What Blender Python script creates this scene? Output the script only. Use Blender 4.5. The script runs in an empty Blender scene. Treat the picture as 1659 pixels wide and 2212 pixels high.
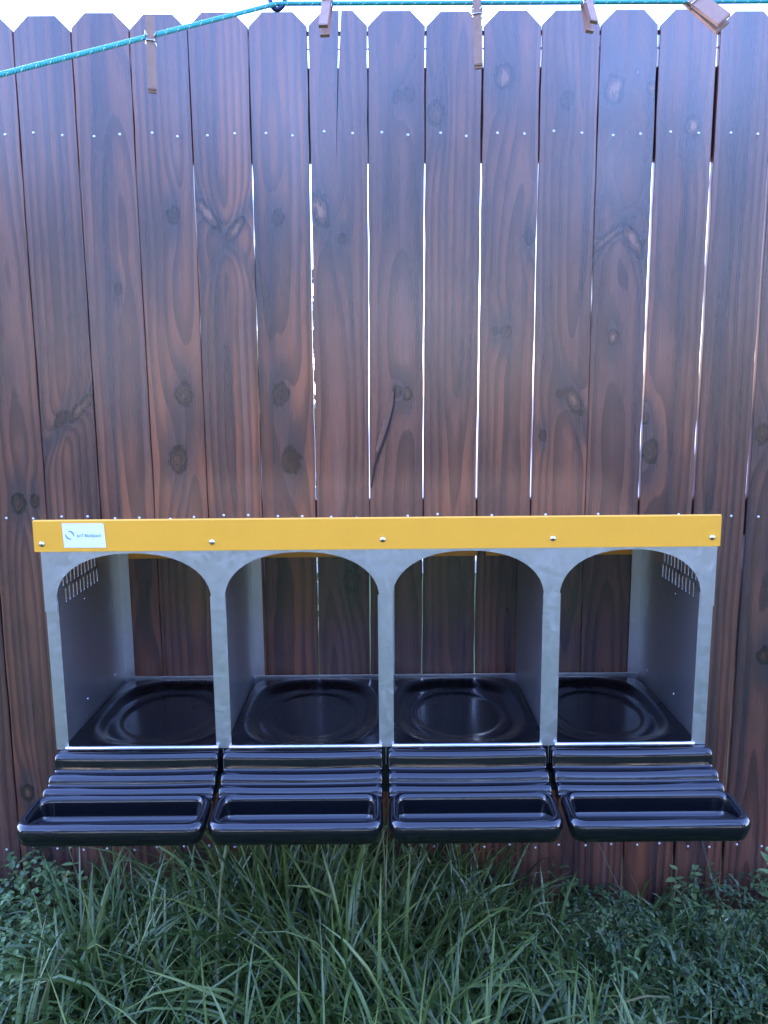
import bpy, bmesh, math, random
import numpy as np
from mathutils import Vector, Matrix
from mathutils.geometry import tessellate_polygon

random.seed(7); rng = np.random.default_rng(7)
scene = bpy.context.scene
COL = scene.collection

# ------------------------------------------------------------------ camera
F_PX, CX, CY = 1661.0, 829.5, 1106.0          # in a 1659 x 2212 picture
TH, ROLL, YAW = math.radians(8.664), math.radians(0.259), math.radians(0.034)
CAM = Vector((0.0, -2.0298, 1.50))
def cam_axes():
    fw = Vector((math.sin(YAW)*math.cos(TH), math.cos(YAW)*math.cos(TH), -math.sin(TH)))
    r = Vector((math.cos(YAW), -math.sin(YAW), 0)); d = fw.cross(r)
    c, s = math.cos(ROLL), math.sin(ROLL)
    return c*r + s*d, -s*r + c*d, fw
RV, DV, FV = cam_axes()
def ray(x, y): return FV + (x-CX)/F_PX*RV + (y-CY)/F_PX*DV
def px(x, y, Y):                                # pixel -> point on the vertical plane at Y
    v = ray(x, y); return CAM + v*((Y-CAM.y)/v.y)
def pz(x, y, z):                                # pixel -> point at depth z along the view axis
    return CAM + ray(x, y)*z
cam_data = bpy.data.cameras.new('camera'); cam = bpy.data.objects.new('camera', cam_data); COL.objects.link(cam)
m = Matrix((RV, -DV, -FV)).transposed().to_4x4(); m.translation = CAM; cam.matrix_world = m
cam_data.sensor_fit = 'VERTICAL'; cam_data.sensor_height = 36.0; cam_data.sensor_width = 27.0
cam_data.lens = 36.0*F_PX/2212.0
cam_data.clip_start = 0.02; cam_data.clip_end = 3000
scene.camera = cam

# ------------------------------------------------------------------ sky, sun, exposure
SUN_EL, SUN_AZ = 32.0, -50.0                    # sun stands behind the fence, off to the left
world = bpy.data.worlds.new('World'); scene.world = world; world.use_nodes = True
wn = world.node_tree; wn.nodes.clear()
wo = wn.nodes.new('ShaderNodeOutputWorld'); wb = wn.nodes.new('ShaderNodeBackground'); ws = wn.nodes.new('ShaderNodeTexSky')
ws.sky_type = 'NISHITA'; ws.sun_disc = False
ws.sun_elevation = math.radians(SUN_EL); ws.sun_rotation = math.radians(SUN_AZ)
ws.air_density = 1.5; ws.dust_density = 0.3; ws.ozone_density = 3.0
wb.inputs['Strength'].default_value = 0.15
wn.links.new(ws.outputs[0], wb.inputs[0]); wn.links.new(wb.outputs[0], wo.inputs[0])
sl = bpy.data.lights.new('sun', 'SUN'); sl.energy = 1.0; sl.angle = math.radians(10.0); sl.color = (1.0, 0.93, 0.84)
sun = bpy.data.objects.new('sun', sl); COL.objects.link(sun)
az, el = math.radians(SUN_AZ), math.radians(SUN_EL)
sdir = Vector((math.sin(az)*math.cos(el), math.cos(az)*math.cos(el), math.sin(el)))
sun.rotation_euler = sdir.to_track_quat('Z', 'Y').to_euler(); sun.location = (-4, 6, 8)
scene.view_settings.view_transform = 'Standard'; scene.view_settings.look = 'None'
scene.view_settings.gamma = 1.0; scene.view_settings.use_curve_mapping = False
scene.view_settings.exposure = 3.25
scene.view_settings.use_white_balance = True         # the phone's cool white balance
scene.view_settings.white_balance_temperature = 5350; scene.view_settings.white_balance_tint = 43
scene.render.engine = 'CYCLES'
scene.cycles.max_bounces = 6; scene.cycles.diffuse_bounces = 3; scene.cycles.glossy_bounces = 4; scene.cycles.transmission_bounces = 4
scene.render.resolution_x, scene.render.resolution_y = 768, 1024

# ------------------------------------------------------------------ helpers
def tag(o, label=None, cat=None, group=None, kind=None):
    if label: o['label'] = label
    if cat: o['category'] = cat
    if group: o['group'] = group
    if kind: o['kind'] = kind
    return o
def empty(name, loc=(0, 0, 0), parent=None):
    o = bpy.data.objects.new(name, None); COL.objects.link(o); o.location = loc
    o.empty_display_size = 0.1
    if parent: o.parent = parent
    return o
def link(name, mesh, mat=None, parent=None, loc=None):
    o = bpy.data.objects.new(name, mesh); COL.objects.link(o)
    if mat and not mesh.materials: mesh.materials.append(mat)
    if parent: o.parent = parent
    if loc is not None: o.location = loc
    return o
def mesh_from(verts, faces, smooth=False, name='m'):
    me = bpy.data.meshes.new(name); me.from_pydata([tuple(v) for v in verts], [], faces)
    if smooth: me.polygons.foreach_set('use_smooth', [True]*len(me.polygons))
    me.update(); return me
def bm_mesh(bm, smooth=False, name='m'):
    bmesh.ops.recalc_face_normals(bm, faces=bm.faces[:])
    me = bpy.data.meshes.new(name); bm.to_mesh(me); bm.free()
    if smooth: me.polygons.foreach_set('use_smooth', [True]*len(me.polygons))
    return me
def add_box(bm, x0, x1, y0, y1, z0, z1, bev=0.0):
    v = [bm.verts.new(p) for p in ((x0,y0,z0),(x1,y0,z0),(x1,y1,z0),(x0,y1,z0),(x0,y0,z1),(x1,y0,z1),(x1,y1,z1),(x0,y1,z1))]
    fs = [bm.faces.new([v[i] for i in q]) for q in ((3,2,1,0),(4,5,6,7),(0,1,5,4),(1,2,6,5),(2,3,7,6),(3,0,4,7))]
    if bev:
        es = list({e for f in fs for e in f.edges})
        bmesh.ops.bevel(bm, geom=es, offset=bev, segments=2, affect='EDGES', profile=0.7)
def box_mesh(x0, x1, y0, y1, z0, z1, bev=0.0):
    bm = bmesh.new(); add_box(bm, x0, x1, y0, y1, z0, z1, bev); return bm_mesh(bm)
def prism(bm, outer, holes, a, b, mapf):
    """Polygon with holes in 2D, swept from a to b; mapf(u, v, w) -> xyz."""
    loops = [outer] + holes
    flat = [p for l in loops for p in l]
    tris = tessellate_polygon([[Vector((p[0], p[1], 0)) for p in l] for l in loops])
    A = [bm.verts.new(mapf(p[0], p[1], a)) for p in flat]; B = [bm.verts.new(mapf(p[0], p[1], b)) for p in flat]
    for t in tris:
        try:
            bm.faces.new([A[i] for i in t]); bm.faces.new([B[i] for i in reversed(t)])
        except ValueError: pass
    o = 0
    for l in loops:
        n = len(l)
        for i in range(n):
            j = (i+1) % n
            bm.faces.new([A[o+i], A[o+j], B[o+j], B[o+i]])
        o += n
def tube(bm, pts, r, seg=8, cap=True):
    pts = [Vector(p) for p in pts]; rings = []
    rr = r if hasattr(r, '__len__') else [r]*len(pts)
    up = Vector((0, 0, 1)); prev = None
    for i, p in enumerate(pts):
        t = (pts[min(i+1, len(pts)-1)] - pts[max(i-1, 0)]).normalized()
        a = prev if prev else (t.cross(up) if abs(t.dot(up)) < 0.95 else t.cross(Vector((1, 0, 0))))
        a = (a - t*a.dot(t)).normalized(); prev = a; b = t.cross(a)
        rings.append([bm.verts.new(p + (a*math.cos(k*2*math.pi/seg) + b*math.sin(k*2*math.pi/seg))*rr[i]) for k in range(seg)])
    for i in range(len(rings)-1):
        for k in range(seg):
            bm.faces.new([rings[i][k], rings[i][(k+1) % seg], rings[i+1][(k+1) % seg], rings[i+1][k]])
    if cap:
        bm.faces.new(list(reversed(rings[0]))); bm.faces.new(rings[-1])
def loft(bm, loops, close_last=True):
    R = [[bm.verts.new(p) for p in l] for l in loops]; n = len(R[0])
    for i in range(len(R)-1):
        for k in range(n):
            bm.faces.new([R[i][k], R[i][(k+1) % n], R[i+1][(k+1) % n], R[i+1][k]])
    if close_last: bm.faces.new(R[-1])
def rrect(x0, x1, y0, y1, r, n=6):
    out = []
    for cx, cy, a0 in ((x1-r, y1-r, 0), (x0+r, y1-r, 90), (x0+r, y0+r, 180), (x1-r, y0+r, 270)):
        for k in range(n+1):
            a = math.radians(a0 + 90*k/n); out.append((cx + r*math.cos(a), cy + r*math.sin(a)))
    return out

# ------------------------------------------------------------------ material helpers
class NT:
    def __init__(s, name):
        s.mat = bpy.data.materials.new(name); s.mat.use_nodes = True
        s.t = s.mat.node_tree; s.t.nodes.clear()
        s.out = s.n('ShaderNodeOutputMaterial'); s.b = s.n('ShaderNodeBsdfPrincipled')
        s.l(s.b.outputs[0], s.out.inputs[0])
    def n(s, ty, **kw):
        o = s.t.nodes.new(ty)
        for k, v in kw.items(): setattr(o, k, v)
        return o
    def l(s, a, b): s.t.links.new(a, b)
    def put(s, sock, v):
        if isinstance(v, (int, float)): sock.default_value = v
        elif isinstance(v, (tuple, list)): sock.default_value = (*v, 1) if len(v) == 3 and sock.type == 'RGBA' else v
        else: s.l(v, sock)
    def math(s, op, a, b=0.0, c=None, clamp=False):
        o = s.n('ShaderNodeMath', operation=op, use_clamp=clamp)
        s.put(o.inputs[0], a); s.put(o.inputs[1], b)
        if c is not None: s.put(o.inputs[2], c)
        return o.outputs[0]
    def mix(s, f, a, b, mode='MIX'):
        o = s.n('ShaderNodeMix', data_type='RGBA', blend_type=mode)
        s.put(o.inputs[0], f); s.put(o.inputs[6], a); s.put(o.inputs[7], b); return o.outputs[2]
    def step(s, x, a, b, lo=0.0, hi=1.0):
        o = s.n('ShaderNodeMapRange', interpolation_type='SMOOTHSTEP')
        s.put(o.inputs[0], x); s.put(o.inputs[1], a); s.put(o.inputs[2], b); s.put(o.inputs[3], lo); s.put(o.inputs[4], hi)
        return o.outputs[0]
    def noise(s, vec, scale=1.0, detail=3, rough=0.5, w=None):
        o = s.n('ShaderNodeTexNoise'); 
        if w is not None: o.noise_dimensions = '4D'; s.put(o.inputs['W'], w)
        s.put(o.inputs['Vector'], vec); s.put(o.inputs['Scale'], scale); s.put(o.inputs['Detail'], detail); s.put(o.inputs['Roughness'], rough)
        return o.outputs[0]
    def obj(s): return s.n('ShaderNodeTexCoord').outputs['Object']
    def vec(s, x, y, z):
        o = s.n('ShaderNodeCombineXYZ'); s.put(o.inputs[0], x); s.put(o.inputs[1], y); s.put(o.inputs[2], z); return o.outputs[0]
    def sep(s, v):
        o = s.n('ShaderNodeSeparateXYZ'); s.l(v, o.inputs[0]); return o.outputs
    def scale3(s, v, sc):
        o = s.n('ShaderNodeVectorMath', operation='MULTIPLY'); s.l(v, o.inputs[0]); o.inputs[1].default_value = sc; return o.outputs[0]
    def bump(s, h, strength, dist=0.001):
        o = s.n('ShaderNodeBump'); s.put(o.inputs['Height'], h); o.inputs['Strength'].default_value = strength; o.inputs['Distance'].default_value = dist
        s.l(o.outputs[0], s.b.inputs['Normal'])
    def set(s, **kw):
        for k, v in kw.items(): s.put(s.b.inputs[k.replace('_', ' ')], v)
        return s.mat

# stained pine with growth rings that flow round the knots; each picket carries its own knots
def wood_mat(name='stained_pine', coat=0.85, spec=0.5):
    N = NT(name); x, y, z = N.sep(N.obj())
    rnd = N.n('ShaderNodeObjectInfo').outputs['Random']
    seed = N.math('MULTIPLY', rnd, 50.0)
    g = N.n('ShaderNodeAttribute', attribute_type='OBJECT', attribute_name='grain'); gu, gd, gs = N.sep(g.outputs['Vector'])
    wob = N.noise(N.vec(N.math('MULTIPLY', x, 5.0), 0.0, N.math('MULTIPLY', z, 1.3)), 1.0, 2, 0.5, seed)
    wob2 = N.noise(N.vec(N.math('MULTIPLY', x, 20.0), 0.0, N.math('MULTIPLY', z, 2.0)), 1.0, 2, 0.5, seed)
    d = N.math('ADD', N.math('MULTIPLY_ADD', N.math('SUBTRACT', z, 1.2), gs, gd), N.math('MULTIPLY_ADD', wob, 0.09, -0.045))
    dx = N.math('SUBTRACT', x, gu)
    R = N.math('SQRT', N.math('ADD', N.math('MULTIPLY', dx, dx), N.math('MULTIPLY', d, d)))
    R = N.math('ADD', R, N.math('MULTIPLY_ADD', wob2, 0.012, -0.006))
    q_all, core_all, soft_all = None, None, None
    kn = N.noise(N.scale3(N.obj(), (60, 1, 45)), 1.0, 2, 0.6)
    masks = []
    for i in range(6):
        a = N.n('ShaderNodeAttribute', attribute_type='OBJECT', attribute_name='knot%d' % i)
        u0, z0, r0 = N.sep(a.outputs['Vector']); kind = a.outputs['Alpha']
        sl_ = N.n('ShaderNodeAttribute', attribute_type='OBJECT', attribute_name='slant%d' % i).outputs['Fac']
        du = N.math('DIVIDE', N.math('SUBTRACT', N.math('SUBTRACT', x, u0), N.math('MULTIPLY', sl_, N.math('SUBTRACT', z, z0))), N.math('MAXIMUM', r0, 1e-4))
        dz = N.math('DIVIDE', N.math('SUBTRACT', z, z0), N.math('MULTIPLY', N.math('MAXIMUM', r0, 1e-4), N.math('MULTIPLY_ADD', N.math('ABSOLUTE', sl_), 1.1, 1.35)))
        du2, dz2 = N.math('MULTIPLY', du, du), N.math('MULTIPLY', dz, dz)
        on = N.math('GREATER_THAN', r0, 1e-3)
        ex = N.math('EXPONENT', N.math('MULTIPLY', N.math('ADD', N.math('MULTIPLY', du2, 0.28), N.math('MULTIPLY', dz2, 0.045)), -1.0))
        R = N.math('ADD', R, N.math('MULTIPLY', N.math('MULTIPLY', ex, on), N.math('MULTIPLY', r0, 1.25)))
        q = N.math('ADD', N.math('SQRT', N.math('ADD', du2, dz2)), N.math('MULTIPLY_ADD', kn, 1.2, -0.6))
        q = N.math('ADD', q, N.math('MULTIPLY', N.math('SUBTRACT', 1.0, on), 99.0))
        masks.append((q, kind, ex, on))
    saw = N.math('FRACT', N.math('MULTIPLY', R, 54.0))
    late = N.math('MULTIPLY', N.step(saw, 0.25, 0.9), N.step(saw, 0.92, 1.0, 1.0, 0.0))
    fib = N.noise(N.vec(N.math('MULTIPLY', x, 420.0), N.math('MULTIPLY', y, 200.0), N.math('MULTIPLY', z, 9.0)), 1.0, 3, 0.6, seed)
    streak = N.noise(N.vec(N.math('MULTIPLY', x, 26.0), 0.0, N.math('MULTIPLY', z, 0.55)), 1.0, 3, 0.55, seed)
    blot = N.noise(N.vec(N.math('MULTIPLY', x, 7.0), 0.0, N.math('MULTIPLY', z, 2.2)), 1.0, 4, 0.6, N.math('ADD', seed, 9.0))
    warm = N.n('ShaderNodeAttribute', attribute_type='OBJECT', attribute_name='warm').outputs['Fac']
    base = N.mix(warm, (0.132, 0.055, 0.036), (0.25, 0.083, 0.031))
    base = N.mix(N.step(blot, 0.35, 0.7), base, (0.068, 0.031, 0.025))
    c = N.mix(N.math('MULTIPLY', late, 0.66), base, (0.035, 0.020, 0.018))
    c = N.mix(N.step(streak, 0.50, 0.66, 0, 0.7), c, (0.026, 0.020, 0.024))
    c = N.mix(N.step(streak, 0.46, 0.30, 0, 0.6), c, N.mix(late, (0.17, 0.088, 0.066), (0.09, 0.045, 0.036)))
    c = N.mix(N.step(fib, 0.30, 0.75, 0.0, 0.28), c, N.mix(1.0, c, (0.45, 0.43, 0.45), 'MULTIPLY'))
    for q, kind, ex, on in masks:
        shade = N.math('MULTIPLY', N.math('MULTIPLY', N.step(ex, 0.2, 0.9), on), 0.75)
        c = N.mix(shade, c, (0.040, 0.028, 0.028))
        ring = N.math('MULTIPLY_ADD', N.math('SINE', N.math('MULTIPLY', q, 13.0)), 0.5, 0.5)
        kc = N.mix(N.math('MULTIPLY', ring, N.math('MULTIPLY_ADD', kind, .45, .55)), (0.012, 0.007, 0.006), (0.085, 0.035, 0.022))
        core = N.math('MULTIPLY', N.step(N.math('ADD', q, N.math('MULTIPLY_ADD', fib, 0.9, -0.45)), 0.55, 0.25), kind)
        kc = N.mix(core, kc, (0.21, 0.105, 0.062))
        c = N.mix(N.step(q, 1.25, 1.0), c, (0.014, 0.010, 0.011))
        c = N.mix(N.step(q, 1.02, 0.86), c, kc)
    h = N.math('ADD', N.math('MULTIPLY', late, 0.6), N.math('MULTIPLY', fib, 0.8))
    N.bump(h, 0.22, 0.0008)
    rough = N.math('MULTIPLY_ADD', fib, 0.18, N.math('MULTIPLY_ADD', late, -0.06, 0.20))
    return N.set(Base_Color=c, Roughness=rough, Specular_IOR_Level=spec, IOR=1.5, Coat_Weight=coat, Coat_Roughness=0.23, Coat_IOR=1.6)
M = {}
M['wood'] = wood_mat(); M['sawn'] = wood_mat('rough_sawn_edge', 0.0, 0.05)

def simple(name, col, rough=0.5, metal=0.0, spec=0.5, var=0.0, vscale=20.0, bump=0.0, bscale=200.0, **kw):
    N = NT(name); o = N.obj()
    c = col
    if var:
        f = N.noise(o, vscale, 4, 0.6)
        c = N.mix(f, tuple(v*(1-var) for v in col), tuple(min(1, v*(1+var)) for v in col))
    if bump: N.bump(N.noise(o, bscale, 3, 0.6), bump, 0.001)
    return N.set(Base_Color=c if not isinstance(c, tuple) else (*c, 1), Roughness=rough, Metallic=metal, Specular_IOR_Level=spec, **kw)
def galv_mat():
    N = NT('galvanised_sheet'); o = N.obj()
    v = N.n('ShaderNodeTexVoronoi'); N.l(o, v.inputs['Vector']); v.inputs['Scale'].default_value = 110.0
    vc = N.sep(v.outputs['Color'])[0]
    sm = N.noise(o, 6.0, 4, 0.6); sc = N.noise(N.scale3(o, (30, 30, 260)), 1.0, 3, 0.7)
    c = N.mix(N.math('MULTIPLY_ADD', vc, 0.38, N.math('MULTIPLY', sm, 0.2)), (0.58, 0.595, 0.61), (0.70, 0.71, 0.72))
    c = N.mix(N.step(sc, 0.66, 0.8, 0, 0.25), c, (0.75, 0.75, 0.75))
    r = N.math('MULTIPLY_ADD', vc, 0.10, N.math('MULTIPLY_ADD', sm, 0.04, 0.30))
    N.bump(sm, 0.008, 0.002)
    return N.set(Base_Color=c, Metallic=0.93, Roughness=r)
M['galv'] = galv_mat()
M['yellow'] = simple('yellow_powder_coat', (0.86, 0.39, 0.020), 0.38, var=0.06, vscale=8, bump=0.05, bscale=500)
def black_mat(name='black_plastic', r0=0.07, r1=0.10, ior=1.6):
    N = NT(name); o = N.obj()
    f = N.noise(o, 9.0, 4, 0.6); fine = N.noise(o, 320.0, 2, 0.5)
    r = N.math('MULTIPLY_ADD', N.step(f, 0.4, 0.75), r1, r0)
    N.bump(N.math('MULTIPLY_ADD', N.noise(o, 22.0, 2, 0.5), 2.0, N.math('MULTIPLY', fine, 0.05)), 0.06, 0.002)
    c = (0.004, 0.0045, 0.006, 1)
    if 'matt' in name:              # nest floor perforation: light in the holes painted as paler dots
        x, y, z = N.sep(o)
        d_ = N.math('MULTIPLY', N.math('SINE', N.math('MULTIPLY', x, 430.0)), N.math('SINE', N.math('MULTIPLY', y, 430.0)))
        c = N.mix(N.math('MULTIPLY', N.step(d_, .80, .95), N.step(N.noise(o, 14.0, 2, .5), .42, .6)), c, (0.045, 0.045, 0.055, 1))
    return N.set(Base_Color=c, Roughness=r, Specular_IOR_Level=0.5, IOR=ior)
M['black'] = black_mat(); M['black_matt'] = black_mat('black_plastic_matt', 0.20, 0.10, 1.38)
M['steel'] = simple('bright_steel', (0.66, 0.66, 0.67), 0.22, 1.0)
M['nail'] = simple('galvanised_nail', (0.62, 0.63, 0.66), 0.35, 0.6, var=0.2, vscale=900)
M['white'] = simple('sticker_white', (0.82, 0.83, 0.83), 0.35)
M['teal_ink'] = simple('teal_ink', (0.10, 0.26, 0.30), 0.5)
M['blue_ink'] = simple('blue_ink', (0.16, 0.34, 0.50), 0.5)
M['pinwood'] = simple('clothespin_wood', (0.36, 0.21, 0.14), 0.6, var=0.25, vscale=120, bump=0.2)
M['hook'] = simple('dark_blue_steel', (0.02, 0.03, 0.09), 0.3, 0.3)
M['pole'] = simple('galvanised_pole', (0.42, 0.43, 0.45), 0.45, 0.7, var=0.15)

# ------------------------------------------------------------------ ground and what lies beyond the fence
def ground_mat():
    N = NT('soil_and_turf'); o = N.obj()
    a = N.noise(o, 3.0, 5, 0.65); b = N.noise(o, 60.0, 4, 0.7)
    c = N.mix(N.step(a, 0.35, 0.65), (0.035, 0.075, 0.022), (0.045, 0.060, 0.026))
    c = N.mix(N.step(b, 0.4, 0.7, 0, 0.6), c, (0.02, 0.03, 0.012))
    N.bump(b, 0.8, 0.02)
    return N.set(Base_Color=c, Roughness=0.95, Specular_IOR_Level=0.1)
M['ground'] = ground_mat()
M['pave'] = simple('pale_concrete', (0.52, 0.49, 0.45), 0.85, var=0.12, vscale=2.0, bump=0.2, bscale=60)
def ground():
    n = 60; xs = np.concatenate([-np.geomspace(600, 3.2, 14), np.linspace(-3, 3, 49), np.geomspace(3.2, 600, 14)])
    ys = np.concatenate([-np.geomspace(600, 3.2, 14), np.linspace(-3, 3, 49), np.geomspace(3.2, 600, 14)])
    V = []
    for yv in ys:
        for xv in xs:
            zz = 0.012*math.sin(xv*3.1+1)*math.cos(yv*2.7) if abs(xv) < 3.1 and abs(yv) < 3.1 else 0.0
            V.append((xv, yv, zz-0.012))
    k = len(xs); Fc = [(j*k+i, j*k+i+1, (j+1)*k+i+1, (j+1)*k+i) for j in range(len(ys)-1) for i in range(k-1)]
    tag(link('ground', mesh_from(V, Fc, True), M['ground']), kind='structure')
ground()
tag(link('pavement', box_mesh(-300, 300, 4.4, 590, -0.02, 0.10, 0.01), M['pave']), kind='structure')

# ------------------------------------------------------------------ fence
P, X0 = 0.1425, -0.8924
TOP, EAR, THK = 2.411, 0.034, 0.016
FENCE = tag(empty('wooden_fence', (0, 0, 0)), 'tall dark brown dog-eared picket fence behind the nest box', 'fence')
# gap k sits at X0 + k*P; light shows through the wide ones
GAPW = {0: .0020, 1: .0018, 2: .0018, 3: .0018, 4: .0016, 5: .0038, 6: .0022, 7: .0024, 8: .0033, 9: .0032, 10: .0014, 11: .0057, 12: .0061, 13: .0061, 14: .003}
GAPS = {0: 32.5, 1: 157.5, 2: 282.5, 3: 407.5, 4: 537.5, 5: 666, 6: 794, 7: 918.5, 8: 1042, 9: 1167, 10: 1293.5, 11: 1419.5, 12: 1548}
GAPB = {0: 106, 1: 222, 2: 337.5, 3: 452.5, 4: 568.5, 5: 684, 6: 798.5, 7: 913, 8: 1028, 9: 1143.5, 10: 1260.5, 11: 1375.5, 12: 1492, 13: 1608}
def gap_x(k, z):
    x = X0 + k*P
    if k in GAPS and k in GAPB:
        a, b = px(GAPS[k], 62, 0), px(GAPB[k], 1095, 0)
        t = (z-b.z)/(a.z-b.z); x = b.x + (a.x-b.x)*max(-0.6, min(1.1, t))
    return x
KN = [  # x, y, radius (px), light core
 (375,465,11,0),(447,460,13,.9,.75),(508,496,11,.8,-.6),(600,470,10,0),(690,452,17,1,.25),(739,517,7,0),(255,625,7,0),(398,852,15,.15),(606,852,15,0),
 (385,993,17,.12),(629,995,16,0),(176,880,12,.5,-.9),(132,905,9,0,-.4),(880,850,9,.2),(858,845,8,0),(942,245,14,.25),(1090,165,16,.8),(1225,215,11,0),(1327,193,17,.9),
 (1408,190,8,.5),(1497,272,13,1),(1378,155,5,.6),(884,206,9,0),(857,210,8,0),(1142,512,9,0),(1316,512,11,.5,-1.1),(1368,520,14,.9,.55),(1325,727,10,1),
 (1092,718,9,.2),(1068,716,6,0),(1240,866,13,.7,.4),(1210,852,6,0),(1647,937,13,.1),(1172,940,7,0),(1405,975,15,.1),(40,1088,13,.1),(75,1082,9,0),
 (760,1255,15,.3),(1305,1230,11,.4),(1649,1415,12,.1),(95,1845,16,.1),(60,1712,12,.5),(1395,905,7,0)]
knots = {}
SL = {}
for (x, y, r, c, *sl_) in KN:
    p = px(x, y, -THK)
    for k in range(-8, 22):
        a, b = gap_x(k, p.z), gap_x(k+1, p.z)
        if a < p.x < b: knots.setdefault(k, []).append((p.x - (gap_x(k, 1.2)+gap_x(k+1, 1.2))/2, p.z, r*1.15/810.0, float(c))); SL.setdefault(k, []).append(-sl_[0] if sl_ else 0.0)
WARM = {2: .55, 3: .75, 5: .2, 4: .8, 0: .3, 1: .45, 6: .1, 7: .35, 8: .35, 9: .3, 10: .15, 11: .4, 12: .15, 13: .1}
NAILROWS = [px(829, 294, 0).z, px(829, 1114, 0).z, px(829, 1822, 0).z]
bm = bmesh.new()
bmesh.ops.create_uvsphere(bm, u_segments=8, v_segments=5, radius=0.0036, matrix=Matrix.Diagonal((1, .45, 1, 1)))
nail_me = bm_mesh(bm, True, 'nail'); nail_me.materials.append(M['nail'])
for k in range(-9, 22):
    xc = (gap_x(k, 1.2) + gap_x(k+1, 1.2))/2
    top = TOP + random.uniform(-.004, .004) + (0.004 if k > 4 else 0); ear = EAR + random.uniform(-.002, .002)
    bot = 0.035 + random.uniform(-.012, .012)
    gw = lambda j: GAPW.get(j, .004)/2
    rows = [bot + (top-ear-bot)*t for t in np.linspace(0, 1, 34)]
    L = [(gap_x(k, z) + gw(k) + random.uniform(-.0010, .0010) - xc, z) for z in rows]
    Rr = [(gap_x(k+1, z) - gw(k+1) + random.uniform(-.0010, .0010) - xc, z) for z in rows]
    out = list(reversed(L)) + Rr
    tl, tr = (L[-1][0] + ear*1.02, top), (Rr[-1][0] - ear*1.02, top)
    if k == 5:      # a long split runs down from the top of this picket
        s0, s1 = px(734.5, 36, 0).x - xc, px(726, 384, 0).x - xc
        z1 = px(726, 384, 0).z; zs = px(731, 145, 0).z
        out += [tr, (s0+.0035, top), ((s0*2+s1)/3+.0012, zs), (s1, z1), ((s0*2+s1)/3-.0014, zs), (s0-.0022, top), tl]
    else:
        out += [tr, tl]
    bm = bmesh.new(); prism(bm, out, [], -THK, 0.0, lambda u, v, w: (u, w, v))
    bmesh.ops.recalc_face_normals(bm, faces=bm.faces[:])
    es = [e for e in bm.edges if len(e.link_faces) == 2 and abs(e.link_faces[0].normal.dot(e.link_faces[1].normal)) < 0.3 and all(abs(v.co.y + THK) < 1e-5 for v in e.verts)]
    if k != 5: bmesh.ops.bevel(bm, geom=es, offset=0.0012, segments=1, affect='EDGES')
    pk = link('picket', bm_mesh(bm, name='picket'), M['wood'], FENCE, (xc, random.uniform(-.0015, .0015), 0))
    pk.data.materials.append(M['sawn'])
    for f_ in pk.data.polygons:
        if f_.normal.y > -.8: f_.material_index = 1
    pk.rotation_euler = (0, 0, random.uniform(-.008, .008))
    kk = knots.get(k, [])
    if k not in range(-1, 14):
        kk = [(random.uniform(-.05, .05), random.uniform(.2, 2.3), random.uniform(.008, .018), random.choice((0., .5))) for _ in range(3)]
    for i in range(6):
        pk['knot%d' % i] = list(kk[i]) if i < len(kk) else [0.0, -9.0, 0.0, 0.0]
    for i in range(6): pk['slant%d' % i] = float(SL.get(k, [])[i]) if i < len(SL.get(k, [])) and k in range(-1, 14) else 0.0
    pk['grain'] = [random.uniform(-.035, .035), random.uniform(-.02, .05), random.uniform(-.035, .035)]
    pk['warm'] = min(1.0, 1.25*WARM.get(k, random.uniform(0, .6)))
    for zi, z in enumerate(NAILROWS):
        for s in (-1, 1):
            nl = link('nail', nail_me, None, pk, (s*.0335 + random.uniform(-.004, .004), -THK-.0004, z + random.uniform(-.006, .006)))
pkc = min((o for o in FENCE.children if o.name.startswith('picket')), key=lambda o: abs(o.location.x - px(850, 950, -THK).x))
M['raw'] = simple('raw_split_wood', (0.135, 0.070, 0.040), 0.7, var=.35, vscale=90, bump=.4, bscale=300)
M['crack'] = simple('dark_crack', (0.012, 0.009, 0.009), 0.9)
def chip(name, pl, y0, y1, mat):
    pp = [px(x, y, -THK) for x, y in pl]; bm = bmesh.new()
    prism(bm, [(p.x-pkc.location.x, p.z) for p in pp], [], y0, y1, lambda u, v, w: (u, w, v)); link(name, bm_mesh(bm), mat, pkc)
chip('splinter', [(852, 840), (846, 850), (835, 885), (822, 930), (812, 970), (815, 978), (824, 957), (838, 920), (851, 876)], -THK-.0012, -THK+.003, M['raw'])
chip('crack', [(854, 838), (853, 872), (843, 920), (828, 965), (812, 1010), (804, 1055), (801, 1050), (808, 1005), (823, 962), (838, 918), (850, 872), (851, 840)], -THK-.0017, -THK+.002, M['crack'])
# rails and the thin lath and wire behind the pickets
XA, XB = X0 - 9*P, X0 + 22*P
M['rail'] = simple('rail_pine', (0.10, 0.062, 0.045), 0.7, var=0.35, vscale=12, bump=0.3, bscale=120)
za, zb = px(829, 146, 0.002).z, px(829, 345, 0.002).z
link('rail', box_mesh(XA, XB, .0020, .040, zb, za, .002), M['rail'], FENCE)
zc = px(829, 1079, 0.002).z
link('rail', box_mesh(XA, XB, .0020, .040, zc-.10, zc, .002), M['rail'], FENCE)
link('rail', box_mesh(XA, XB, .0020, .040, NAILROWS[2]-.045, NAILROWS[2]+.045, .002), M['rail'], FENCE)
zv = TOP - EAR
link('lath', box_mesh(XA, XB, .0025, .014, zv-.006, zv+.001), M['rail'], FENCE)
bm = bmesh.new(); tube(bm, [(XA, .012, zv-.036), (XB, .012, zv-.036)], .002, 6); link('wire', bm_mesh(bm, True), M['pole'], FENCE)
# posts on the far side of the fence
for x in (-1.62, 0.175, 2.10):
    link('post', box_mesh(x-.045, x+.045, .0405, .130, -.3, 2.25, .003), M['rail'], FENCE)

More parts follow.
